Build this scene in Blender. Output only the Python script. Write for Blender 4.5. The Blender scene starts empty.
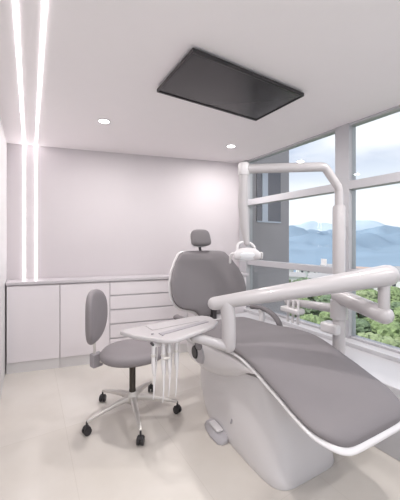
import bpy, bmesh, math, random
from mathutils import Vector, Matrix, noise
PI = math.pi
R = math.radians
random.seed(7)
S = bpy.context.scene
C = S.collection

# ------------------------------------------------------------------ camera, world, light
cam_d = bpy.data.cameras.new('camera')
cam = bpy.data.objects.new('camera', cam_d)
C.objects.link(cam)
cam.location = (0, 0, 1.35)
cam.rotation_euler = (R(90), 0, R(-30.9))
cam_d.sensor_fit = 'HORIZONTAL'
cam_d.sensor_width = 36.0
cam_d.lens = 36.0 * 284 / 400
cam_d.shift_y = -10.0 / 400
cam_d.clip_start = 0.02
cam_d.clip_end = 9000
S.camera = cam

S.view_settings.view_transform = 'Standard'
S.view_settings.look = 'None'
S.view_settings.exposure = 1.22
S.view_settings.gamma = 1.0
S.view_settings.use_curve_mapping = False

WORLD_STRENGTH = 0.60
world = bpy.data.worlds.new('sky')
S.world = world
world.use_nodes = True
nt = world.node_tree
nt.nodes.clear()
out = nt.nodes.new('ShaderNodeOutputWorld')
bg = nt.nodes.new('ShaderNodeBackground')
tc = nt.nodes.new('ShaderNodeTexCoord')
sep = nt.nodes.new('ShaderNodeSeparateXYZ')
ramp = nt.nodes.new('ShaderNodeValToRGB')
ramp.color_ramp.elements[0].position = 0.0
ramp.color_ramp.elements[0].color = (0.80, 0.90, 0.98, 1)
ramp.color_ramp.elements[1].position = 0.6
ramp.color_ramp.elements[1].color = (0.48, 0.60, 0.85, 1)
e = ramp.color_ramp.elements.new(0.10); e.color = (0.84, 0.87, 0.90, 1)
e = ramp.color_ramp.elements.new(0.25); e.color = (0.52, 0.57, 0.68, 1)
mp = nt.nodes.new('ShaderNodeMapping')
mp.inputs['Scale'].default_value = (1, 1, 3.2)
nz = nt.nodes.new('ShaderNodeTexNoise')
nz.inputs['Scale'].default_value = 2.6
nz.inputs['Detail'].default_value = 6
nz.inputs['Roughness'].default_value = 0.5
cr = nt.nodes.new('ShaderNodeValToRGB')
cr.color_ramp.elements[0].position = 0.36
cr.color_ramp.elements[0].color = (0, 0, 0, 1)
cr.color_ramp.elements[1].position = 0.58
cr.color_ramp.elements[1].color = (1, 1, 1, 1)
mx = nt.nodes.new('ShaderNodeMix'); mx.data_type = 'RGBA'
mx.inputs[7].default_value = (0.80, 0.81, 0.85, 1)
nt.links.new(tc.outputs['Generated'], sep.inputs[0])
nt.links.new(sep.outputs['Z'], ramp.inputs[0])
nt.links.new(tc.outputs['Generated'], mp.inputs[0])
nt.links.new(mp.outputs[0], nz.inputs['Vector'])
nt.links.new(nz.outputs['Fac'], cr.inputs[0])
nt.links.new(cr.outputs[0], mx.inputs[0])
nt.links.new(ramp.outputs[0], mx.inputs[6])
nt.links.new(mx.outputs[2], bg.inputs[0])
bg.inputs[1].default_value = WORLD_STRENGTH
nt.links.new(bg.outputs[0], out.inputs[0])

sun_d = bpy.data.lights.new('sun', 'SUN')
sun_d.energy = 2.2
sun_d.angle = R(4)
sun_d.color = (1, 0.96, 0.88)
sun = bpy.data.objects.new('sun', sun_d)
C.objects.link(sun)
sun.rotation_euler = Vector((0.75, -0.35, -1.0)).to_track_quat('-Z', 'Y').to_euler()

DOWNLIGHT_W = 5.5
LED_STRENGTH = 4.2

# ------------------------------------------------------------------ materials
def mat(name, col, rough=0.5, metal=0.0, coat=0.0, spec=0.5, var=0.0, vscale=8.0, bump=0.0, bscale=60.0, emit=0.0, ecol=None):
    m = bpy.data.materials.new(name)
    m.use_nodes = True
    n = m.node_tree
    b = n.nodes['Principled BSDF']
    b.inputs['Base Color'].default_value = (*col, 1)
    b.inputs['Roughness'].default_value = rough
    b.inputs['Metallic'].default_value = metal
    b.inputs['Coat Weight'].default_value = coat
    b.inputs['Specular IOR Level'].default_value = spec
    if emit:
        b.inputs['Emission Color'].default_value = (*(ecol or col), 1)
        b.inputs['Emission Strength'].default_value = emit
    t = n.nodes.new('ShaderNodeTexCoord')
    if var:
        z = n.nodes.new('ShaderNodeTexNoise'); z.inputs['Scale'].default_value = vscale
        z.inputs['Detail'].default_value = 5
        k = n.nodes.new('ShaderNodeMix'); k.data_type = 'RGBA'
        k.inputs[6].default_value = (*[c * (1 - var) for c in col], 1)
        k.inputs[7].default_value = (*[min(1, c * (1 + var)) for c in col], 1)
        n.links.new(t.outputs['Object'], z.inputs['Vector'])
        n.links.new(z.outputs['Fac'], k.inputs[0])
        n.links.new(k.outputs[2], b.inputs['Base Color'])
    if bump:
        z2 = n.nodes.new('ShaderNodeTexNoise'); z2.inputs['Scale'].default_value = bscale
        z2.inputs['Detail'].default_value = 3
        bp = n.nodes.new('ShaderNodeBump'); bp.inputs['Strength'].default_value = bump
        bp.inputs['Distance'].default_value = 0.004
        n.links.new(t.outputs['Object'], z2.inputs['Vector'])
        n.links.new(z2.outputs['Fac'], bp.inputs['Height'])
        n.links.new(bp.outputs[0], b.inputs['Normal'])
    return m

M = {}
M['ceiling'] = mat('ceiling_paint', (0.84, 0.79, 0.805), 0.8, var=0.01)
M['wall'] = mat('wall_paint', (0.58, 0.537, 0.553), 0.6, var=0.01)
M['wall_grey'] = mat('left_wall_paint', (0.68, 0.67, 0.67), 0.6, var=0.01)
M['ledge'] = mat('ledge_white', (0.56, 0.55, 0.565), 0.4)
M['cab'] = mat('cabinet_lacquer', (0.78, 0.735, 0.757), 0.3, var=0.01)
M['counter'] = mat('counter_laminate', (0.56, 0.53, 0.55), 0.35, var=0.03, vscale=20)
M['plinth'] = mat('plinth_laminate', (0.68, 0.66, 0.66), 0.4)
M['gap'] = mat('cabinet_gap', (0.62, 0.59, 0.61), 0.7)
M['frame'] = mat('window_frame', (0.46, 0.45, 0.47), 0.4)
M['white'] = mat('white_plastic', (0.66, 0.635, 0.64), 0.28, coat=0.2)
M['arm'] = mat('cream_enamel', (0.46, 0.435, 0.44), 0.3, coat=0.2)
M['gray'] = mat('grey_vinyl', (0.182, 0.165, 0.171), 0.65, var=0.03, bump=0.15, bscale=180)
M['gray2'] = mat('grey_stool_vinyl', (0.235, 0.213, 0.222), 0.55, var=0.03, bump=0.15, bscale=180)
M['dark'] = mat('dark_plastic', (0.025, 0.022, 0.024), 0.4)
M['bronze'] = mat('dark_column', (0.06, 0.05, 0.042), 0.35, metal=0.6)
M['midgrey'] = mat('mid_grey_plastic', (0.33, 0.31, 0.33), 0.45)
M['shade'] = mat('grey_insert', (0.42, 0.40, 0.42), 0.4)
M['chrome'] = mat('polished_aluminium', (0.62, 0.59, 0.56), 0.3, metal=0.45)
M['steel'] = mat('steel_tray', (0.62, 0.60, 0.62), 0.3, metal=0.5)
M['screen'] = mat('screen_glass', (0.045, 0.042, 0.045), 0.2)
M['bezel'] = mat('screen_bezel', (0.02, 0.018, 0.02), 0.35)
M['highlight_and_mark'] = mat('bezel_highlight', (0.30, 0.29, 0.30), 0.3, metal=0.5)
M['lens'] = mat('lamp_lens', (0.85, 0.86, 0.88), 0.1, coat=0.5)
M['led'] = mat('led_diffuser', (1, 0.97, 0.98), 0.5, emit=LED_STRENGTH, ecol=(1, 0.95, 0.97))
M['down'] = mat('downlight_diffuser', (1, 1, 1), 0.5, emit=6.0, ecol=(1, 0.98, 0.97))
M['ring'] = mat('downlight_ring', (0.75, 0.72, 0.73), 0.4)
M['facade'] = mat('facade_grey', (0.30, 0.275, 0.285), 0.7, var=0.03, vscale=3)
M['facade_win'] = mat('facade_window_glass', (0.10, 0.10, 0.12), 0.25)
M['facade_trim'] = mat('facade_window_trim', (0.42, 0.45, 0.52), 0.4)
M['field'] = mat('grass_ground', (0.12, 0.17, 0.09), 0.9, var=0.4, vscale=0.08)
M['hills_far_haze'] = mat('distant_hill_haze_tint', (0.36, 0.43, 0.50), 1.0, spec=0.0, var=0.10, vscale=0.004)  # pale blue of aerial haze put into the base colour
M['hills_near_haze'] = mat('near_hill_haze_tint', (0.19, 0.255, 0.33), 1.0, spec=0.0, var=0.20, vscale=0.012)  # haze blue mixed into the base colour, no volume
M['house_white'] = mat('white_render', (0.75, 0.75, 0.75), 0.7)
M['roof'] = mat('grey_roof', (0.30, 0.29, 0.30), 0.7)
M['roof_red'] = mat('tile_roof', (0.36, 0.27, 0.24), 0.8)
M['trunk'] = mat('bark', (0.12, 0.08, 0.05), 0.9)
M['leafA'] = mat('leaf_bright', (0.16, 0.215, 0.095), 0.8, var=0.7, vscale=1.8)
M['leafB'] = mat('leaf_deep', (0.105, 0.15, 0.085), 0.8, var=0.7, vscale=1.8)
M['leafC'] = mat('leaf_yellow', (0.205, 0.25, 0.13), 0.8, var=0.6, vscale=1.8)
M['sticker'] = mat('white_card', (0.85, 0.85, 0.86), 0.5)

# floor: big beige porcelain tiles
fm = bpy.data.materials.new('floor_tiles'); fm.use_nodes = True
n = fm.node_tree; b = n.nodes['Principled BSDF']
t = n.nodes.new('ShaderNodeTexCoord')
mpf = n.nodes.new('ShaderNodeMapping'); mpf.inputs['Location'].default_value = (-0.22, 0.15, 0)
br = n.nodes.new('ShaderNodeTexBrick')
br.offset = 0.0
br.inputs['Scale'].default_value = 1.0
br.inputs['Brick Width'].default_value = 0.6
br.inputs['Row Height'].default_value = 1.2
br.inputs['Mortar Size'].default_value = 0.002
br.inputs['Mortar Smooth'].default_value = 0.3
br.inputs['Color1'].default_value = (0.66, 0.62, 0.57, 1)
br.inputs['Color2'].default_value = (0.71, 0.675, 0.635, 1)
br.inputs['Mortar'].default_value = (0.61, 0.57, 0.52, 1)
zf = n.nodes.new('ShaderNodeTexNoise'); zf.inputs['Scale'].default_value = 2.2; zf.inputs['Detail'].default_value = 6
rf = n.nodes.new('ShaderNodeValToRGB')
rf.color_ramp.elements[0].position = 0.3; rf.color_ramp.elements[0].color = (0.90, 0.885, 0.87, 1)
rf.color_ramp.elements[1].position = 0.7; rf.color_ramp.elements[1].color = (1, 1, 1, 1)
mf = n.nodes.new('ShaderNodeMix'); mf.data_type = 'RGBA'; mf.blend_type = 'MULTIPLY'; mf.inputs[0].default_value = 1
n.links.new(t.outputs['Object'], mpf.inputs[0]); n.links.new(mpf.outputs[0], br.inputs['Vector'])
n.links.new(t.outputs['Object'], zf.inputs['Vector']); n.links.new(zf.outputs['Fac'], rf.inputs[0])
n.links.new(br.outputs['Color'], mf.inputs[6]); n.links.new(rf.outputs[0], mf.inputs[7])
n.links.new(mf.outputs[2], b.inputs['Base Color'])
b.inputs['Roughness'].default_value = 0.22
M['floor'] = fm

# window glass: transparent with a fresnel reflection
gm = bpy.data.materials.new('window_glass'); gm.use_nodes = True
n = gm.node_tree; n.nodes.clear()
o_ = n.nodes.new('ShaderNodeOutputMaterial'); ms = n.nodes.new('ShaderNodeMixShader')
tr = n.nodes.new('ShaderNodeBsdfTransparent'); tr.inputs[0].default_value = (0.97, 0.985, 0.99, 1)
gl = n.nodes.new('ShaderNodeBsdfGlossy'); gl.inputs['Roughness'].default_value = 0.02
fr = n.nodes.new('ShaderNodeFresnel'); fr.inputs[0].default_value = 1.25
n.links.new(fr.outputs[0], ms.inputs[0]); n.links.new(tr.outputs[0], ms.inputs[1]); n.links.new(gl.outputs[0], ms.inputs[2])
n.links.new(ms.outputs[0], o_.inputs[0])
M['glass'] = gm

# ------------------------------------------------------------------ helpers
def obj(name, bm, m, parent=None, smooth=True, bevel=0.0, seg=3, sub=0, angle=35):
    me = bpy.data.meshes.new(name)
    bmesh.ops.recalc_face_normals(bm, faces=bm.faces[:])
    bm.to_mesh(me); bm.free()
    me.materials.append(m)
    if smooth:
        for p in me.polygons: p.use_smooth = True
        if not sub:
            me.set_sharp_from_angle(angle=R(angle))
    o = bpy.data.objects.new(name, me)
    C.objects.link(o)
    if parent: o.parent = parent
    if bevel:
        md = o.modifiers.new('bevel', 'BEVEL'); md.width = bevel; md.segments = seg
        md.limit_method = 'ANGLE'; md.angle_limit = R(40)
        md.harden_normals = False
    if sub:
        md = o.modifiers.new('sub', 'SUBSURF'); md.levels = sub; md.render_levels = sub
    return o

def thing(name, label, cat, loc=(0, 0, 0), rz=0.0, group=None):
    o = bpy.data.objects.new(name, None); C.objects.link(o)
    o.empty_display_size = 0.1
    o.location = loc; o.rotation_euler = (0, 0, rz)
    o['label'] = label; o['category'] = cat
    if group: o['group'] = group
    return o

def tag(o, label, cat, group=None):
    o['label'] = label; o['category'] = cat
    if group: o['group'] = group
    return o

def struct(o):
    o['kind'] = 'structure'
    return o

def box(bm, x0, x1, y0, y1, z0, z1):
    g = bmesh.ops.create_cube(bm, size=1.0)
    for v in g['verts']:
        v.co = Vector(((x0 + x1) / 2 + v.co.x * (x1 - x0), (y0 + y1) / 2 + v.co.y * (y1 - y0), (z0 + z1) / 2 + v.co.z * (z1 - z0)))
    return g['verts']

def bbox(*a):
    bm = bmesh.new(); box(bm, *a); return bm

def prism(pts, z0, z1):
    bm = bmesh.new()
    a = [bm.verts.new((x, y, z0)) for x, y in pts]
    c = [bm.verts.new((x, y, z1)) for x, y in pts]
    bm.faces.new(a); bm.faces.new(c)
    k = len(pts)
    for i in range(k):
        bm.faces.new((a[i], a[(i + 1) % k], c[(i + 1) % k], c[i]))
    return bm

def loft(sections, bm=None, cap=True):
    """sections: list of equal-length closed rings of points"""
    bm = bm or bmesh.new()
    rings = [[bm.verts.new(p) for p in s] for s in sections]
    k = len(rings[0])
    for a, c in zip(rings[:-1], rings[1:]):
        for i in range(k):
            bm.faces.new((a[i], a[(i + 1) % k], c[(i + 1) % k], c[i]))
    if cap:
        bm.faces.new(rings[0]); bm.faces.new(rings[-1])
    return bm

def smooth_path(pts, n=6):
    """Catmull-Rom resampling"""
    P = [Vector(p) for p in pts]
    if len(P) < 3: return P
    Q = [P[0] * 2 - P[1]] + P + [P[-1] * 2 - P[-2]]
    outp = []
    for i in range(1, len(Q) - 2):
        for k in range(n):
            u = k / n
            a, b_, c, d = Q[i - 1], Q[i], Q[i + 1], Q[i + 2]
            outp.append(0.5 * ((2 * b_) + (c - a) * u + (2 * a - 5 * b_ + 4 * c - d) * u * u + (3 * b_ - a - 3 * c + d) * u ** 3))
    outp.append(P[-1])
    return outp

def tube(pts, r, bm=None, seg=16, dome=True, flat=1.0):
    """swept round bar with domed ends; r float or list"""
    bm = bm or bmesh.new()
    P = [Vector(p) for p in pts]
    rr = r if isinstance(r, (list, tuple)) else [r] * len(P)
    up = Vector((0, 0, 1))
    d0 = (P[1] - P[0]).normalized()
    if abs(d0.dot(up)) > 0.95: up = Vector((1, 0, 0))
    nrm = (up - d0 * up.dot(d0)).normalized()
    rings = []
    def ring(c, nn, bb, rad):
        return [c + (nn * math.cos(2 * PI * i / seg) * flat + bb * math.sin(2 * PI * i / seg)) * rad for i in range(seg)]
    frames = []
    for i, p in enumerate(P):
        d = (P[min(i + 1, len(P) - 1)] - P[max(i - 1, 0)]).normalized()
        nrm = (nrm - d * nrm.dot(d)).normalized()
        frames.append((p, d, nrm.copy(), d.cross(nrm)))
    if dome:
        p, d, a, c = frames[0]
        for t_ in (78, 50, 25):
            rings.append(ring(p - d * rr[0] * math.sin(R(t_)), a, c, rr[0] * math.cos(R(t_))))
    for (p, d, a, c), q in zip(frames, rr): rings.append(ring(p, a, c, q))
    if dome:
        p, d, a, c = frames[-1]
        for t_ in (25, 50, 78):
            rings.append(ring(p + d * rr[-1] * math.sin(R(t_)), a, c, rr[-1] * math.cos(R(t_))))
    return loft(rings, bm)

def lathe(prof, loc=(0, 0, 0), seg=32, bm=None, axis='Z', sx=1.0, sy=1.0, cap=True):
    bm = bm or bmesh.new()
    rings = []
    for r_, z in prof:
        ring = []
        for i in range(seg):
            a = 2 * PI * i / seg
            x, y = max(r_, 1e-4) * math.cos(a) * sx, max(r_, 1e-4) * math.sin(a) * sy
            v = Vector((x, y, z)) if axis == 'Z' else (Vector((z, x, y)) if axis == 'X' else Vector((x, z, y)))
            ring.append(v + Vector(loc))
        rings.append(ring)
    return loft(rings, bm, cap)

def superring(cx, cy, z, a, b_, e=3.0, n=40, tilt=None):
    out_ = []
    for i in range(n):
        th = 2 * PI * i / n
        c, s = math.cos(th), math.sin(th)
        out_.append(Vector((cx + a * math.copysign(abs(c) ** (2 / e), c), cy + b_ * math.copysign(abs(s) ** (2 / e), s), z)))
    return out_

def interp(tab, x):
    if x <= tab[0][0]: return tab[0][1]
    for (a, u), (c, v) in zip(tab[:-1], tab[1:]):
        if x <= c:
            k = (x - a) / (c - a); k = k * k * (3 - 2 * k) * 0.5 + k * 0.5
            return u + (v - u) * k
    return tab[-1][1]

# ------------------------------------------------------------------ room shell
def bwY(x): return 3.36 - 0.249 * (x - 1.11)         # back wall line
H = 2.39
XL, XW = -0.215, 2.43
Y0 = -1.0
def bwp(x, off=0.0): return (x, bwY(x) + off)

struct(obj('floor', prism([(XL - .1, Y0), (XW, Y0), (XW, bwY(XW)), (XL - .1, bwY(XL) + .1)], -0.08, 0.0), M['floor'], smooth=False))
struct(obj('ceiling', prism([(XL - .1, Y0), (XW + .14, Y0), (XW + .14, bwY(XW) + .1), (XL - .1, bwY(XL) + .1)], H, H + 0.12), M['ceiling'], smooth=False))
struct(obj('wall_left', prism([(XL - .1, Y0), (XL, Y0), (XL, bwY(XL)), (XL - .1, bwY(XL) + .02)], 0, H), M['wall_grey'], smooth=False))
struct(obj('wall_back', prism([(XL - .1, bwY(XL - .1)), (XW + .14, bwY(XW + .14)), (XW + .14, bwY(XW + .14) + .12), (XL - .1, bwY(XL - .1) + .12)], 0, H), M['wall'], smooth=False))
# wall and wide ledge below the window
bm = bbox(1.93, XW, Y0, 2.78, 0, 0.44)
struct(obj('wall_window', bm, M['ledge'], bevel=0.006))
struct(obj('trim_1', bbox(XW - 0.09, XW + .10, Y0, 3.0, 0.44, 0.475), M['ledge'], bevel=0.004))

# windows
def window(nm, ya, yb, bars):
    w = bpy.data.objects.new(nm, None); C.objects.link(w); struct(w)
    for (n_, a) in bars:
        obj(n_, bbox(*a), M['frame'], w, bevel=0.003, seg=2)
    zs = [0.49, 1.03, 1.81, H - 0.02]
    for i in range(3):
        obj('pane', bbox(XW + .045, XW + .051, ya, yb, zs[i] + (0.0 if i == 0 else .06), zs[i + 1]), M['glass'], w, smooth=False)
    return w
x0, x1 = XW, XW + .09
window('window_1', 1.62, 2.86, [
    ('window_mullion', (x0, x1 + .02, 1.485, 1.62, 0.475, H)),
    ('window_jamb', (x0 - .02, x1, 2.86, 3.0, 0.475, H)),
    ('transom', (x0, x1, 1.62, 2.86, 1.80, 1.875)),
    ('transom', (x0, x1, 1.62, 2.86, 1.03, 1.095)),
    ('bottom_rail', (x0 + .01, x1, 1.62, 2.86, 0.475, 0.495)),
    ('top_rail', (x0 + .01, x1, 1.62, 2.86, H - .02, H))])
window('window_2', Y0 + .1, 1.485, [
    ('window_jamb', (x0, x1, Y0, Y0 + .1, 0.475, H)),
    ('transom', (x0, x1, Y0 + .1, 1.485, 1.80, 1.875)),
    ('transom', (x0, x1, Y0 + .1, 1.485, 1.03, 1.095)),
    ('bottom_rail', (x0 + .01, x1, Y0 + .1, 1.485, 0.475, 0.495)),
    ('top_rail', (x0 + .01, x1, Y0 + .1, 1.485, H - .02, H))])
tag(obj('window_sticker', bbox(XW - .012 + .05, XW + .0445, 1.735, 1.795, 1.10, 1.165), M['sticker'], bevel=0.002),
    'small white square card stuck to the window just above the lower rail', 'sticker')

# ------------------------------------------------------------------ lights of the room
def led_strip(x, lab_c, lab_w):
    yb = bwY(x)
    o = thing('led_strip', lab_c, 'light strip', (x, yb, 0), 0, 'slim light strips running along ceiling and down the back wall')
    obj('ceiling_diffuser', bbox(-.007, .007, -(yb + 1.2), -0.004, H - .004, H + .002), M['led'], o, smooth=False)
    obj('wall_diffuser', bbox(-.007, .007, -.007, .002, 0.93, H - .004), M['led'], o, smooth=False)
led_strip(-0.055, 'glowing white light strip nearest the left wall, along ceiling and down wall', '')
led_strip(0.056, 'glowing white light strip, the right-hand one of the pair above the cabinets', '')

def downlight(x, y, lab):
    o = thing('downlight', lab, 'downlight', (x, y, H), 0, 'round recessed ceiling downlights')
    obj('downlight_ring', lathe([(.040, -.001), (.052, -.001), (.056, -.004), (.050, -.007), (.042, -.005)], seg=32, cap=False), M['ring'], o)
    obj('downlight_diffuser', lathe([(.0005, -.0045), (.041, -.0045), (.041, -.001), (.0005, -.001)], seg=32), M['down'], o)
    l = bpy.data.lights.new('downlight_lamp', 'AREA'); l.shape = 'DISK'; l.size = 0.08; l.energy = DOWNLIGHT_W
    l.color = (1, 0.97, 0.96)
    lo = bpy.data.objects.new('downlight_lamp', l); C.objects.link(lo); lo.parent = o; lo.location = (0, 0, -.012)
downlight(0.555, 2.56, 'small round glowing downlight in the ceiling on the left, near the light strips')
downlight(1.908, 2.52, 'small round glowing downlight in the ceiling on the right, nearer the window')
downlight(0.555, 0.55, 'added unseen fill downlight in the ceiling above the viewer, on the left side')  # this and the next three: added out of view to brighten the room
downlight(0.555, -0.6, 'added unseen fill downlight in the ceiling behind the viewer, left side')
downlight(1.908, -0.6, 'added unseen fill downlight in the ceiling behind the viewer, window side')
downlight(1.908, 0.55, 'added unseen fill downlight in the ceiling above the viewer, by the window')

# ------------------------------------------------------------------ cabinets along the back wall
def cfY(x): return 3.438 - 0.24 * (x + 0.215)          # cabinet front line
ang = math.atan(-0.24); ca, sa = math.cos(ang), math.sin(ang)
def cab_poly(xa, xb, off=0.0, back=0.006):
    return [(xa, cfY(xa) + off), (xb, cfY(xb) + off), (xb, bwY(xb) - back), (xa, bwY(xa) - back)]
Z0, Z1 = 0.105, 0.895
def cabinet(name, label, xa, xb, kind):
    L = (xb - xa) / ca
    o = thing(name, label, 'cabinet', (xa, cfY(xa), 0), ang)
    inv = Matrix.Rotation(-ang, 2)
    def loc(p):
        v = inv @ (Vector(p) - Vector((xa, cfY(xa)))); return (v.x, v.y)
    obj('cabinet_body', prism([loc(p) for p in cab_poly(xa + .002, xb - .002, 0.019)], Z0, Z1), M['gap'], o, smooth=False)
    obj('plinth', prism([loc(p) for p in cab_poly(xa + .001, xb - .001, 0.014)], 0.0, Z0), M['plinth'], o, smooth=False)
    if kind == 'door':
        obj('door', bbox(.004, L - .004, 0, .018, Z0 + .006, Z1 - .012), M['cab'], o, bevel=.002, seg=2)
    else:
        n_ = 5; h = (Z1 - Z0) / n_
        for i in range(n_):
            obj('drawer', bbox(.004, L - .004, 0, .018, Z0 + i * h + .004, Z0 + (i + 1) * h - .012), M['cab'], o, bevel=.002, seg=2)
    return o
cabinet('base_cabinet', 'plain white base cabinet with one door, standing against the left wall', -0.205, 0.27, 'door')
cabinet('base_cabinet', 'plain white base cabinet with one door, between left corner cabinet and drawers', 0.27, 0.758, 'door')
cabinet('drawer_cabinet', 'white drawer cabinet with five wide handleless drawers behind the stool', 0.758, 1.62, 'drawer')
cabinet('base_cabinet', 'plain white base cabinet at the window end, hidden behind the dental chair', 1.62, 2.38, 'door')
tag(obj('countertop', prism(cab_poly(-0.21, 2.40, -0.012), Z1, 0.925), M['counter'], bevel=.003, smooth=True),
    'long slim grey-white countertop running over the cabinets along the back wall', 'countertop')

# ------------------------------------------------------------------ ceiling screen
tv = thing('ceiling_screen', 'large dark flat television screen mounted face down on the ceiling', 'screen', (1.186, 1.561, H), R(0.6))
W_, D_ = 0.447, 0.243
obj('screen_housing', bbox(-W_ + .03, W_ - .03, -D_ + .03, D_ - .03, -.016, 0), M['bezel'], tv)
bm = bmesh.new()
for a in ((-W_, W_, -D_, -D_ + .012), (-W_, W_, D_ - .014, D_), (-W_, -W_ + .008, -D_ + .012, D_ - .014), (W_ - .008, W_, -D_ + .012, D_ - .014)):
    box(bm, *a, -.040, -.018)
obj('bezel', bm, M['bezel'], tv, smooth=False)
obj('display', bbox(-W_ + .008, W_ - .008, -D_ + .012, D_ - .014, -.034, -.016), M['screen'], tv, smooth=False)
obj('bezel_highlight_line', bbox(-W_ + .008, W_ - .008, -D_ + .012, -D_ + .015, -.038, -.034), M['highlight_and_mark'], tv, smooth=False)  # pale strip painted in for the highlight along the bezel edge
bm = bmesh.new()
for i, w in enumerate((.004, .005, .004, .005, .004)):
    box(bm, W_ - .085 + i * .008, W_ - .085 + i * .008 + w, -D_ + .004, -D_ + .009, -.0412, -.040)
obj('maker_mark', bm, M['highlight_and_mark'], tv, smooth=False)

# ------------------------------------------------------------------ dental chair
CH = (1.40, 1.60, 0)
chair = thing('dental_chair', 'large grey upholstered dental chair with white shell and pedestal base', 'dental chair', CH, R(-3))
ztop = [(-.97, .462), (-.93, .488), (-.83, .532), (-.72, .57), (-.56, .622), (-.40, .674), (-.27, .70), (-.10, .69), (.10, .662), (.30, .652), (.42, .665)]
def cushion(y0, y1, halfw, thick, zoff, e_end=2.4, n=30, bulge=0.012, wtab=None, m=24):
    """closed pad following the ztop profile; rounded rectangle in plan"""
    secs = []
    for i in range(n + 1):
        u = -1 + 2 * i / n
        u = math.sin(u * PI / 2)
        y = (y0 + y1) / 2 + u * (y1 - y0) / 2
        k = (1 - abs(u) ** 5) ** (1 / 2.4) if abs(u) < 1 else 0.0
        L = (y1 - y0) / 2
        edge = (1 - abs(u)) * L               # distance to the end
        rc = 0.165
        k = 1.0 if edge > rc else 1 - (rc / halfw) * (1 - math.sqrt(max(0, 1 - ((rc - edge) / rc) ** 2)))
        k = max(k, 0.02)
        w = halfw * k * (interp(wtab, y) if wtab else 1)
        tk = thick * min(1, 0.25 + math.sqrt(max(edge, 0) / 0.05)) if edge < 0.03 else thick
        zt = interp(ztop, y) + zoff
        ring = []
        for j in range(m):
            th = 2 * PI * j / m
            c, s = math.cos(th), math.sin(th)
            px = w * math.copysign(abs(c) ** (2 / 5.0), c)
            pz = tk / 2 * math.copysign(abs(s) ** (2 / 2.6), s)
            dome = bulge * (1 - (px / halfw) ** 2) if s > 0 else 0
            ring.append((px, y, zt - thick / 2 + pz + dome))
        secs.append(ring)
    return loft(secs)
wt = [(-.97, 1.0), (-.5, .99), (-.1, 1.0), (.1, .98), (.42, .88)]
obj('seat_cushion', cushion(-.905, .42, .332, .055, 0.0, wtab=wt), M['gray'], chair, sub=1).location.x = .018
obj('seat_shell', cushion(-.916, .43, .337, .038, -.034, bulge=0.0, wtab=wt), M['white'], chair, sub=1).location.x = .018
# deep under-seat housing
secs = []
bot = [(-.44, .60), (-.30, .545), (-.12, .44), (.02, .375), (.2, .335), (.40, .33), (.53, .36)]
for i in range(24):
    y = -.44 + .97 * i / 23
    zb = interp(bot, y); zt = min(interp(ztop, y) - .05, .63)
    k = 1 - .10 * max(0, (y - .36) / .17) ** 3
    w = .312 * k
    ring = []
    for j in range(28):
        th = 2 * PI * j / 28; c, s = math.cos(th), math.sin(th)
        px = w * math.copysign(abs(c) ** (2 / 4.5), c)
        pz = math.copysign(abs(s) ** (2 / (2.6 if s < 0 else 6)), s)
        ring.append((px, y, (zt + zb) / 2 + pz * (zt - zb) / 2))
    secs.append(ring)
hous = obj('seat_housing', loft(secs), M['white'], chair, sub=1)
for s in (-1, 1):
    k_ = obj('pivot_socket', lathe([(.001, -.012), (.050, -.012), (.058, 0), (.056, .012), (.001, .012)], (s * .309, .245, .485), axis='X', sx=1.6, sy=1.25), M['shade'], hous)
    obj('pivot_cap', lathe([(.001, -.02), (.034, -.02), (.040, 0), (.034, .02), (.001, .02)], (s * .312, .285, .485), axis='X', sx=1.2, sy=1.35), M['dark'], k_)
# pedestal base
secs = []
for z, a, ya, yb, e_ in ((0, .258, -.548, .28, 6), (.012, .262, -.552, .29, 6), (.05, .262, -.548, .34, 5.5), (.10, .260, -.54, .40, 5), (.17, .256, -.52, .455, 4.5),
                         (.25, .250, -.49, .49, 4.2), (.34, .242, -.45, .505, 4), (.42, .236, -.40, .505, 4), (.50, .232, -.33, .48, 4)):
    secs.append(superring(0, (ya + yb) / 2, z, a, (yb - ya) / 2, e_, 48))
for ring, in zip(secs):
    for p in ring:
        p.x *= 1 - 0.06 * max(0, (p.y - .05) / .5) ** 1.5          # narrows towards the head end
ped = obj('pedestal_base', loft(secs), M['white'], chair, bevel=0)
obj('release_button', tube([(-.255, -.12, .17), (-.264, -.12, .15)], .006), M['midgrey'], ped)
# backrest: pad with wings
def back_outline(v):
    """half width at height fraction v (0 bottom .. 1 top)"""
    tab = [(0, .14), (.05, .15), (.09, .17), (.135, .32), (.23, .39), (.36, .41), (.5, .405), (.65, .375), (.8, .325), (.92, .275), (.97, .245), (1.0, .19)]
    return interp(tab, v)
def backpad(th, grow, off, bulge):
    secs = []
    n_ = 30
    for i in range(n_ + 1):
        v = i / n_
        vv = v * (1 + 2 * grow) - grow
        w = back_outline(max(0, min(1, v))) + grow * .55
        h = vv * .64
        edge = min(v, 1 - v) * .64
        tk = th * (1 if edge > .04 else .35 + .65 * math.sqrt(edge / .04))
        ring = []
        for j in range(28):
            t_ = 2 * PI * j / 28; c, s = math.cos(t_), math.sin(t_)
            px = w * math.copysign(abs(c) ** (2 / 4.5), c)
            pn = tk / 2 * math.copysign(abs(s) ** (2 / 2.4), s)
            wrap = -.07 * (abs(px) / .4) ** 2          # wings curl forward
            dome = -bulge * (1 - (px / .42) ** 2) * min(1, edge / .1) if s < 0 else 0
            yy = off + pn + wrap + dome
            ring.append((px, yy, h))
        secs.append(ring)
    return loft(secs)
lean = R(-19)
bx_ = 0.045
def place_back(o):
    o.location = (bx_, .66, .635); o.rotation_euler = (lean, 0, R(0)); return o
place_back(obj('backrest_cushion', backpad(.06, 0.0, 0.0, .015), M['gray'], chair, sub=1))
place_back(obj('backrest_shell', backpad(.05, 0.02, .035, 0), M['white'], chair, sub=1))
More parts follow.
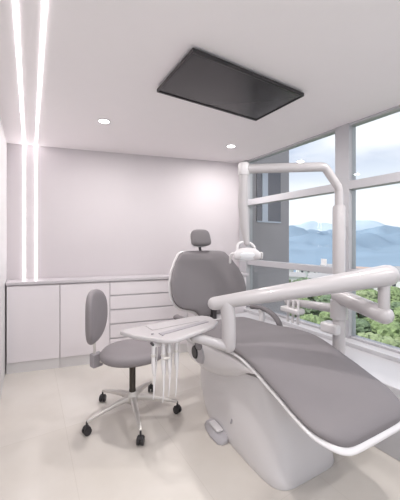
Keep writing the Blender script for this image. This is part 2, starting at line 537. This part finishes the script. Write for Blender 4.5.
hd = place_back(obj('headrest_cushion', loft([superring(0, -.005 + dy, 0, .108 * k, .001, 2, 4) for dy, k in ((0, 1),)] * 1 + []) if False else
    loft([[(x * .108 * k, -.03 + yy, .77 + zz * .088 * k) for (x, zz) in [(math.copysign(abs(math.cos(a)) ** .5, math.cos(a)) * (1 - .12 * math.sin(a)), math.copysign(abs(math.sin(a)) ** .5, math.sin(a))) for a in [2 * PI * i / 28 for i in range(28)]]]
          for yy, k in ((-.035, .80), (-.03, .93), (-.012, 1.0), (.012, 1.0), (.03, .93), (.035, .8))]), M['gray'], chair, sub=1))
obj('headrest_backing', loft([[(x * .11 * k, -.03 + yy, .77 + zz * .09 * k) for (x, zz) in [(math.copysign(abs(math.cos(a)) ** .5, math.cos(a)), math.copysign(abs(math.sin(a)) ** .5, math.sin(a))) for a in [2 * PI * i / 28 for i in range(28)]]]
          for yy, k in ((.030, .95), (.04, 1.0), (.052, .9))]), M['white'], hd, sub=1)
place_back(obj('headrest_bar', tube([(0, .02, .56), (0, .02, .72)], .014, seg=12), M['dark'], chair))
# backrest hinge bracket
bk = obj('backrest_bracket', bbox(bx_ - .075, bx_ + .095, .43, .70, .53, .615), M['white'], chair, bevel=.02)
obj('hinge_block', bbox(bx_ - .02, bx_ + .022, .60, .66, .60, .70), M['dark'], bk, bevel=.004)
# armrests
for s in (-1, 1):
    ar = obj('armrest', tube(smooth_path([(s * .385, .10, .60), (s * .39, .14, .665), (s * .395, .23, .712), (s * .395, .36, .73), (s * .39, .48, .715)], 5), [.026] * 20 + [.03], seg=16, flat=.75), M['gray'], chair)
    obj('armrest_support', tube(smooth_path([(s * .27, .30, .56), (s * .35, .32, .58), (s * .388, .34, .66), (s * .392, .36, .705)], 5), .026, seg=14), M['white'], ar)

# foot control tucked beside the pedestal
fc = thing('foot_control', 'low grey foot control pad lying on floor against the chair pedestal', 'foot pedal', (1.112, 1.645, 0), R(-4))
secs = []
for y, w, h in ((-.125, .02, .02), (-.10, .045, .045), (-.02, .055, .062), (.06, .045, .058), (.11, .03, .04), (.12, .02, .02)):
    secs.append([(-w, y, 0.0), (w, y, 0.0), (w, y, h * .9), (w * .6, y, h), (-w * .5, y, h * .8), (-w, y, h * .25)])
obj('pedal_body', loft(secs), M['shade'], fc, sub=0, bevel=.004)
obj('pedal_plate', bbox(-.03, .02, -.07, .05, .052, .066), M['white'], fc, bevel=.005)

# ------------------------------------------------------------------ delivery unit: post, arms, tray
du = thing('delivery_unit', 'white dental delivery unit with post and thick jointed arm holding an instrument tray', 'dental unit', (1.845, 1.20, 0))
def L(x, y, z): return (x - 1.845, y - 1.20, z)
obj('floor_flange', lathe([(.001, 0), (.062, 0), (.062, .018), (.045, .03), (.001, .03)], seg=32), M['white'], du)
obj('post', lathe([(.041, .02), (.041, 1.575), (.036, 1.59), (.001, 1.59)], seg=32), M['arm'], du)
obj('post_collar', lathe([(.042, .80), (.056, .805), (.056, .93), (.042, .935)], seg=32), M['arm'], du)
obj('lower_arm', tube([L(1.845, 1.20, .96), L(1.72, .845, .925)], [.052, .050], seg=24), M['arm'], du)
obj('elbow', tube([L(1.72, .845, .925), L(1.72, .845, 1.13)], .030, seg=24), M['arm'], du)
obj('spring_arm', tube([L(1.735, .835, 1.150), L(.925, 1.385, .978)], [.060, .038], seg=28), M['arm'], du)
obj('drop_tube', tube(smooth_path([L(.985, 1.345, .985), L(.992, 1.335, .90), L(.992, 1.33, .80), L(.992, 1.335, .735)], 4), .042, seg=24), M['arm'], du)
obj('tray_arm', tube([L(.985, 1.335, .732), L(.90, 1.365, .762), L(.80, 1.40, .800)], [.032, .028, .028], seg=20), M['arm'], du)
# tray head
tr_ = bpy.data.objects.new('tray_head', None)
tcx, tcy, tz = .72, 1.455, .825
def TL(p):
    return L(*p)
plan = [(.425, 1.575), (.47, 1.46), (.585, 1.315), (.64, 1.295), (.93, 1.39), (1.0, 1.45), (1.02, 1.56), (.99, 1.62), (.92, 1.64), (.46, 1.60)]
th = obj('tray', prism([(x - 1.845, y - 1.2) for x, y in plan], tz, tz + .022), M['arm'], du, bevel=.008)
obj('handle_recess', bbox(-.175, .175, -.016, .016, -.002, .004), M['midgrey'], th, bevel=.001).matrix_local = Matrix.Translation(L(.765, 1.443, tz + .0225)) @ Matrix.Rotation(R(12.6), 4, 'Z')
obj('tray_liner', bbox(-.15, .17, -.045, .045, 0, .003), M['arm'], th, bevel=.0015).matrix_local = Matrix.Translation(L(.73, 1.545, tz + .0222)) @ Matrix.Rotation(R(4), 4, 'Z')
for (kx, ky) in ((.56, 1.43), (.60, 1.385)):
    obj('control_button', lathe([(.007, 0), (.007, .005), (.001, .006)], L(kx, ky, tz + .022), seg=12), M['midgrey'], th)
obj('brake_knob', tube([L(.532, 1.372, tz - .003), L(.538, 1.364, tz - .009)], .007, seg=10), M['dark'], th)
# instrument bar and hand pieces
obj('holder_bar', tube([L(.555, 1.385, tz - .018), L(.80, 1.425, tz - .018)], .014, seg=12), M['white'], du)
for i, (hx, hy) in enumerate(((.545, 1.375), (.590, 1.355), (.625, 1.358), (.672, 1.37))):
    hp = obj('handpiece', tube([L(hx, hy, tz - .01), L(hx, hy + .004, tz - .12), L(hx + .004, hy + .006, tz - .17)], [.009, .0105, .007], seg=12), M['white'], du)
    obj('handpiece_collar', lathe([(.012, 0), (.0125, .006), (.012, .012)], L(hx, hy + .002, tz - .075), seg=12), M['chrome'], hp)
    dn = .26 + .02 * (i % 2)
    obj('supply_hose', tube(smooth_path([L(hx + .004, hy + .006, tz - .17), L(hx + .004, hy + .01, tz - dn), L(hx + .01, hy + .03, tz - dn - .05),
        L(hx + .02, hy + .04, tz - dn), L(hx + .03, hy + .03, tz - .1), L(hx + .03, hy + .02, tz - .01)], 6), .0032, seg=8), M['white'], hp)
obj('holder_bracket', tube([L(.590, 1.348, tz - .085), L(.625, 1.352, tz - .088)], .007, seg=10), M['chrome'], du)
# assistant arm on the post
asst = obj('assistant_arm', tube([L(1.845, 1.20, .87), L(1.85, 1.66, .835)], [.032, .028], seg=20), M['arm'], du)
obj('assistant_holder', bbox(-.045, .045, -.12, .06, -.03, .012), M['white'], asst, bevel=.012).location = L(1.80, 1.60, .80)
for yy in (-.09, -.04, .01):
    obj('suction_handle', tube([L(1.80, 1.60 + yy, .86), L(1.795, 1.60 + yy, .70)], [.010, .012], seg=12), M['white'], asst)
obj('post_bracket', bbox(-.075, .03, -.03, .10, .70, .77), M['white'], du, bevel=.015)

# ------------------------------------------------------------------ operating lamp (upper arm on the post)
ol = thing('operating_lamp', 'white overhead dental lamp on a horizontal arm above the chair back', 'dental lamp', (1.845, 1.20, 1.585))
def O(x, y, z): return (x - 1.845, y - 1.2, z - 1.585)
obj('lamp_post', tube([O(1.845, 1.20, 1.592), O(1.845, 1.20, 1.70)], .027, seg=24, dome=False), M['arm'], ol)
obj('lamp_arm', tube([O(1.845, 1.20, 1.69), O(1.838, 1.203, 1.72), O(1.772, 1.248, 1.846), O(1.762, 1.255, 1.856), O(1.74, 1.268, 1.860), O(1.30, 1.552, 1.850)], [.027, .027, .029, .031, .032, .033], seg=24), M['arm'], ol)
obj('arm_cap', lathe([(.001, -.040), (.036, -.040), (.040, -.03), (.040, .03), (.034, .044), (.001, .044)], O(1.29, 1.557, 1.846), seg=24), M['white'], ol)
obj('drop_link', tube([O(1.29, 1.557, 1.82), O(1.285, 1.560, 1.60), O(1.30, 1.56, 1.44), O(1.318, 1.558, 1.33)], [.032, .034, .030, .022], seg=20), M['arm'], ol)
yoke = obj('lamp_yoke', tube(smooth_path([O(1.235, 1.56, 1.262), O(1.25, 1.57, 1.32), O(1.315, 1.565, 1.335), O(1.365, 1.54, 1.31), O(1.375, 1.53, 1.25)], 5), .010, seg=12), M['white'], ol)
secs = []
for u, k, t_ in ((-1, .35, .5), (-.9, .65, .8), (-.6, .92, 1), (0, 1, 1.05), (.6, .92, 1), (.9, .65, .8), (1, .35, .5)):
    secs.append([(u * .095, .034 * t_ * math.cos(a) - .03 * (u * u), .052 * k * math.sin(a)) for a in [2 * PI * i / 20 for i in range(20)]])
lh = obj('lamp_head', loft(secs), M['white'], ol, sub=1)
lh.location = O(1.305, 1.545, 1.255); lh.rotation_euler = (R(35), 0, R(-31))
obj('lamp_lens', loft([[(x * .078 * k, -.030 + yy, zz * .036 * k) for x, zz in [(math.cos(a), math.sin(a)) for a in [2 * PI * i / 24 for i in range(24)]]] for yy, k in ((0, 1), (-.008, .97), (-.012, .8))]), M['lens'], lh, sub=0)
obj('lamp_handle', tube(smooth_path([(-.09, -.005, .0), (-.108, -.005, -.005), (-.112, -.01, -.03), (-.112, -.012, -.07)], 5), .0085, seg=12), M['white'], lh)
obj('lamp_handle', tube(smooth_path([(.09, -.005, .0), (.104, -.005, .01), (.108, -.01, -.01), (.108, -.012, -.03)], 5), .0085, seg=12), M['white'], lh)

# ------------------------------------------------------------------ stool
st = thing('operator_stool', 'grey upholstered dentist stool with backrest, dark column and five-castor base', 'stool', (.679, 2.15, 0))
obj('gas_column', lathe([(.001, .10), (.024, .10), (.026, .20), (.024, .205), (.024, .425), (.001, .425)], seg=24), M['bronze'], st)
hub = obj('base_hub', lathe([(.001, .105), (.042, .105), (.05, .12), (.046, .165), (.03, .185), (.001, .185)], seg=28), M['chrome'], st)
angs = [math.atan2(1.825 - 2.15, .628 - .679) + 2 * PI * i / 5 for i in range(5)]
for a in angs:
    d = Vector((math.cos(a), math.sin(a), 0)); p = Vector((-d.y, d.x, 0))
    secs = []
    for r_, z, w, h in ((.03, .140, .024, .022), (.12, .135, .021, .018), (.22, .118, .017, .014), (.30, .100, .014, .011), (.335, .092, .012, .010), (.345, .090, .008, .008)):
        c = d * r_ + Vector((0, 0, z))
        secs.append([c + p * (w * math.copysign(abs(math.cos(t_)) ** .6, math.cos(t_))) + Vector((0, 0, h * math.copysign(abs(math.sin(t_)) ** .6, math.sin(t_)))) for t_ in [2 * PI * i / 14 for i in range(14)]])
    lg = obj('leg', loft(secs), M['chrome'], st)
    c = d * .345
    q = a + random.uniform(-1.2, 1.2); f = Vector((math.cos(q), math.sin(q), 0)); g = Vector((-f.y, f.x, 0))
    cs = bmesh.new()
    for s in (-1, 1):
        ctr = c + g * (s * .0145) + Vector((0, 0, .027))
        rings = []
        for w, r_ in ((-.010, .018), (-.009, .025), (-.006, .027), (.006, .027), (.009, .025), (.010, .018)):
            rings.append([ctr + g * w + (f * math.cos(t_) + Vector((0, 0, 1)) * math.sin(t_)) * r_ for t_ in [2 * PI * i / 24 for i in range(24)]])
        loft(rings, cs)
    ct = obj('castor', cs, M['dark'], lg)
    hb = tube([c + Vector((0, 0, .03)), c + Vector((0, 0, .085))], .007, seg=10)
    loft([[c + Vector((0, 0, .044)) + f * (math.cos(t_) * .022) + g * (y_) + Vector((0, 0, max(0, math.sin(t_)) * .016)) for t_ in [2 * PI * i / 16 for i in range(16)]] for y_ in (-.018, .018)], hb)
    obj('castor_fork', hb, M['dark'], ct)
# seat: soft rounded pad
sd = Vector((.83, -.56, 0))
bm = bmesh.new()
secs = []
for z, k in ((.418, .25), (.420, .70), (.428, .88), (.446, .985), (.466, 1.0), (.486, .965), (.500, .86), (.508, .68), (.510, .4), (.508, .12)):
    ring = []
    for i in range(40):
        t_ = 2 * PI * i / 40
        r_ = .238 * (1 + .05 * math.cos(2 * t_) + .03 * math.cos(3 * t_)) * k
        ring.append((r_ * math.cos(t_), r_ * math.sin(t_), z))
    secs.append(ring)
s_ = obj('seat', loft(secs), M['gray2'], st, sub=1); s_.rotation_euler = (0, 0, R(-34))
s_.location = (0, 0, .02)
obj('seat_plate', bbox(-.10, .08, -.07, .07, .415, .44), M['bronze'], st, bevel=.006).rotation_euler = (0, 0, R(-34))
# back support
bd = Vector((-.83, .56, 0))                    # from seat centre to the back
bp_ = Vector((-.255, .165, 0))
tn = Vector((.56, .83, 0))
obj('back_bar', tube(smooth_path([tuple(bd * .06 + Vector((0, 0, .428))), tuple(bd * .20 + Vector((0, 0, .405))), tuple(bd * .285 + Vector((0, 0, .42))), tuple(bd * .30 + Vector((0, 0, .50))), tuple(bd * .295 + Vector((0, 0, .72)))], 5), .010, seg=12), M['chrome'], st)
br_ = obj('adjust_bracket', bbox(-.04, .04, -.03, .03, -.055, .045), M['midgrey'], st, bevel=.005)
br_.location = tuple(bd * .285 + Vector((0, 0, .425))); br_.rotation_euler = (0, 0, R(20))
obj('adjust_lever', tube([(0.02, -.01, -.02), (.05, -.02, -.018), (.075, -.025, -.005)], [.006, .006, .009], seg=10), M['midgrey'], br_)
secs = []
nrm = -bd
for off, k in ((-.034, .55), (-.032, .82), (-.022, .96), (0.0, 1.0), (.018, .96), (.028, .82), (.031, .5)):
    ring = []
    for i in range(36):
        t_ = 2 * PI * i / 36; c, s = math.cos(t_), math.sin(t_)
        u = .165 * k * math.copysign(abs(c) ** (2 / 2.5), c) * (1 + .04 * s)
        v = .212 * k * math.copysign(abs(s) ** (2 / 2.5), s)
        curve = .05 * (u / .19) ** 2
        ring.append(bp_ + tn * u + nrm * (off + curve) + Vector((0, 0, .757 + v)))
    secs.append(ring)
obj('backrest', loft(secs), M['gray2'], st, sub=1)

# ------------------------------------------------------------------ outside
GZ = -25.0
# neighbouring grey facade wing close to the window
fw = thing('facade_wing', 'grey wing of the building just outside the left window pane, with dark window', 'building', (2.6, 3.02, 0))
fwx1 = 3.39 - 2.6
obj('wing_wall', bbox(0, fwx1, 0, .5, GZ, 6), M['facade'], fw, smooth=False)
w = obj('wing_window', bbox(.13, .60, -.012, .002, 1.62, 2.36), M['facade_win'], fw, smooth=False)
obj('window_trim', bbox(.23, .335, -.02, -.012, 1.62, 2.36), M['facade_trim'], w, smooth=False)
obj('window_trim', bbox(.13, .60, -.02, -.012, 1.60, 1.62), M['facade_trim'], w, smooth=False)

def polar(r0, r1, a0, a1, nr, na, fn):
    bm = bmesh.new(); g = []
    for i in range(nr + 1):
        r_ = r0 + (r1 - r0) * i / nr; row = []
        for j in range(na + 1):
            a = R(a0 + (a1 - a0) * j / na)
            x, y = r_ * math.sin(a), r_ * math.cos(a)
            row.append(bm.verts.new((x, y, fn(i / nr, j / na, x, y))))
        g.append(row)
    for i in range(nr):
        for j in range(na):
            bm.faces.new((g[i][j], g[i + 1][j], g[i + 1][j + 1], g[i][j + 1]))
    return bm
def fb(x, y, s, o=4): return noise.fractal(Vector((x * s, y * s, 3.1)), 1.0, 2.0, o)
tag(obj('lawn', polar(8, 236, -10, 150, 20, 60, lambda u, v, x, y: GZ + fb(x, y, .02) * 0.8), M['field']),
    'green open ground far below the window, under the trees', 'ground')['kind'] = 'stuff'
# sheets of hills (real height fields)
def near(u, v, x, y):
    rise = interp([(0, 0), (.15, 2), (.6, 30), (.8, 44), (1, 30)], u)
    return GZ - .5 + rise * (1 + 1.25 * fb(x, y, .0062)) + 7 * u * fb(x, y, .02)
tag(obj('hill', polar(236, 1100, 20, 100, 40, 140, near), M['hills_near_haze']), 'hills coloured blue-green for haze, beyond the town, seen through the windows', 'hill')
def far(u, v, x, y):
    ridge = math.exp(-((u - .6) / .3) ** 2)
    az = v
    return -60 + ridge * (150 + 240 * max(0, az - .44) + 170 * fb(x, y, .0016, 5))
tag(obj('mountain', polar(1500, 3600, 15, 105, 30, 140, far), M['hills_far_haze']), 'mountain range coloured pale blue for haze, on horizon behind the nearer hills', 'mountain')

# trees
def crown_mesh(seed, mname, rad=3.8):
    rnd = random.Random(seed)
    bm = bmesh.new()
    for k in range(9):
        a = rnd.uniform(0, 2 * PI); rr = rnd.uniform(0, .6) * rad
        c = Vector((rr * math.cos(a), rr * math.sin(a), rnd.uniform(-.25, .45) * rad))
        g = bmesh.ops.create_icosphere(bm, subdivisions=3, radius=rad * rnd.uniform(.42, .62))
        for v in g['verts']:
            nv = v.co.normalized()
            d = 1 + .32 * noise.noise(nv * 3.1 + Vector((seed, k, 0))) + .22 * noise.noise(nv * 8 + Vector((k, seed, 2)))
            v.co = v.co * d + c
            v.co.z = v.co.z * .85
    me = bpy.data.meshes.new('tree_crown'); bm.to_mesh(me); bm.free(); me.materials.append(M[mname])
    return me
def trunk_mesh():
    bm = lathe([(.45, 0), (.32, 1.0), (.26, 4.0), (.12, 6.0)], seg=10)
    me = bpy.data.meshes.new('tree_trunk'); bm.to_mesh(me); bm.free(); me.materials.append(M['trunk']); return me
kinds = [('leafA', 'bright green broad tree, one of the many below the window', 'bright green trees below the window'),
         ('leafB', 'deep green broad tree, one of the many below the window', 'deep green trees below the window'),
         ('leafC', 'yellow-green broad tree, one of the many below the window', 'yellow-green trees below the window')]
crowns = [[crown_mesh(11 * k + v + 1, kinds[k][0]) for v in range(2)] for k in range(3)]
trunkm = trunk_mesh()
rnd = random.Random(5)
placed = []
tries = 0
while len(placed) < 170 and tries < 6000:
    tries += 1
    a = R(rnd.uniform(42, 72)); r_ = rnd.uniform(58, 150)
    x, y = r_ * math.sin(a), r_ * math.cos(a)
    if math.hypot(x - 138, y - 63.8) > 17 and all((x - p[0]) ** 2 + (y - p[1]) ** 2 > 6.3 ** 2 for p in placed): placed.append((x, y))
for x, y in placed:
    k = rnd.choice([0, 0, 1, 1, 2]); s = rnd.uniform(.8, 1.15)
    t_ = thing('broad_tree', kinds[k][1], 'tree', (x, y, GZ - .3), rnd.uniform(0, 6.28), kinds[k][2])
    t_.scale = (s, s, s)
    c = bpy.data.objects.new('crown', crowns[k][rnd.randint(0, 1)]); C.objects.link(c); c.parent = t_; c.location = (0, 0, 6.0)
    c = bpy.data.objects.new('trunk', trunkm); C.objects.link(c); c.parent = t_

# town houses between the trees and the hills
def house(x, y, w, d, h, rz, roof, lab, flat=False, group=None):
    o = thing('town_house', lab, 'building', (x, y, GZ - .5), rz, group)
    wl = obj('house_wall', bbox(-w / 2, w / 2, -d / 2, d / 2, 0, h), M['house_white'], o, smooth=False)
    if flat:
        obj('flat_roof', bbox(-w / 2 - .3, w / 2 + .3, -d / 2 - .3, d / 2 + .3, h, h + .6), roof, o, smooth=False)
    else:
        pts = [(-d / 2 - .5, h), (d / 2 + .5, h), (0, h + d * .32)]
        bm = bmesh.new()
        A = [bm.verts.new((-w / 2 - .5, p, z)) for p, z in pts]; B = [bm.verts.new((w / 2 + .5, p, z)) for p, z in pts]
        bm.faces.new(A); bm.faces.new(B)
        for i in range(3): bm.faces.new((A[i], A[(i + 1) % 3], B[(i + 1) % 3], B[i]))
        obj('pitched_roof', bm, roof, o, smooth=False)
    nw = max(2, int(w // 4))
    for fl in range(max(1, int(h // 3.2))):
        for i in range(nw):
            xx = -w / 2 + w * (i + .5) / nw
            obj('house_window', bbox(xx - .7, xx + .7, -d / 2 - .08, -d / 2 + .02, 1 + fl * 3.1, 2.4 + fl * 3.1), M['facade_win'], wl, smooth=False)
hs = [(45.5, 172, 11, 7, 5), (49.5, 178, 10, 7, 5.5), (54, 171, 12, 8, 6), (58.5, 177, 10, 7, 5.5), (62.5, 186, 11, 8, 6), (68.5, 178, 12, 8, 8),
      (47, 214, 14, 8, 7), (51.5, 217, 13, 8, 6.5), (56, 213, 15, 8, 8), (60.5, 218, 13, 8, 6.5), (65, 214, 15, 8, 8)]
rn = random.Random(3)
for i, (a, r_, w_, d_, h_) in enumerate(hs):
    house(r_ * math.sin(R(a)), r_ * math.cos(R(a)), w_, d_, h_, R(-a + rn.uniform(-25, 25)), M['roof_red'] if i % 3 == 0 else M['roof'],
          'small white town house with %s roof, far off beyond the trees' % ('brownish' if i % 3 == 0 else 'grey'), False, 'town houses with %s roofs' % ('brownish' if i % 3 == 0 else 'grey'))
house(152 * math.sin(R(65.2)), 152 * math.cos(R(65.2)), 20, 12, 12.5, R(-65), M['roof'], 'larger white flat-roofed building among the trees at the right edge', True)
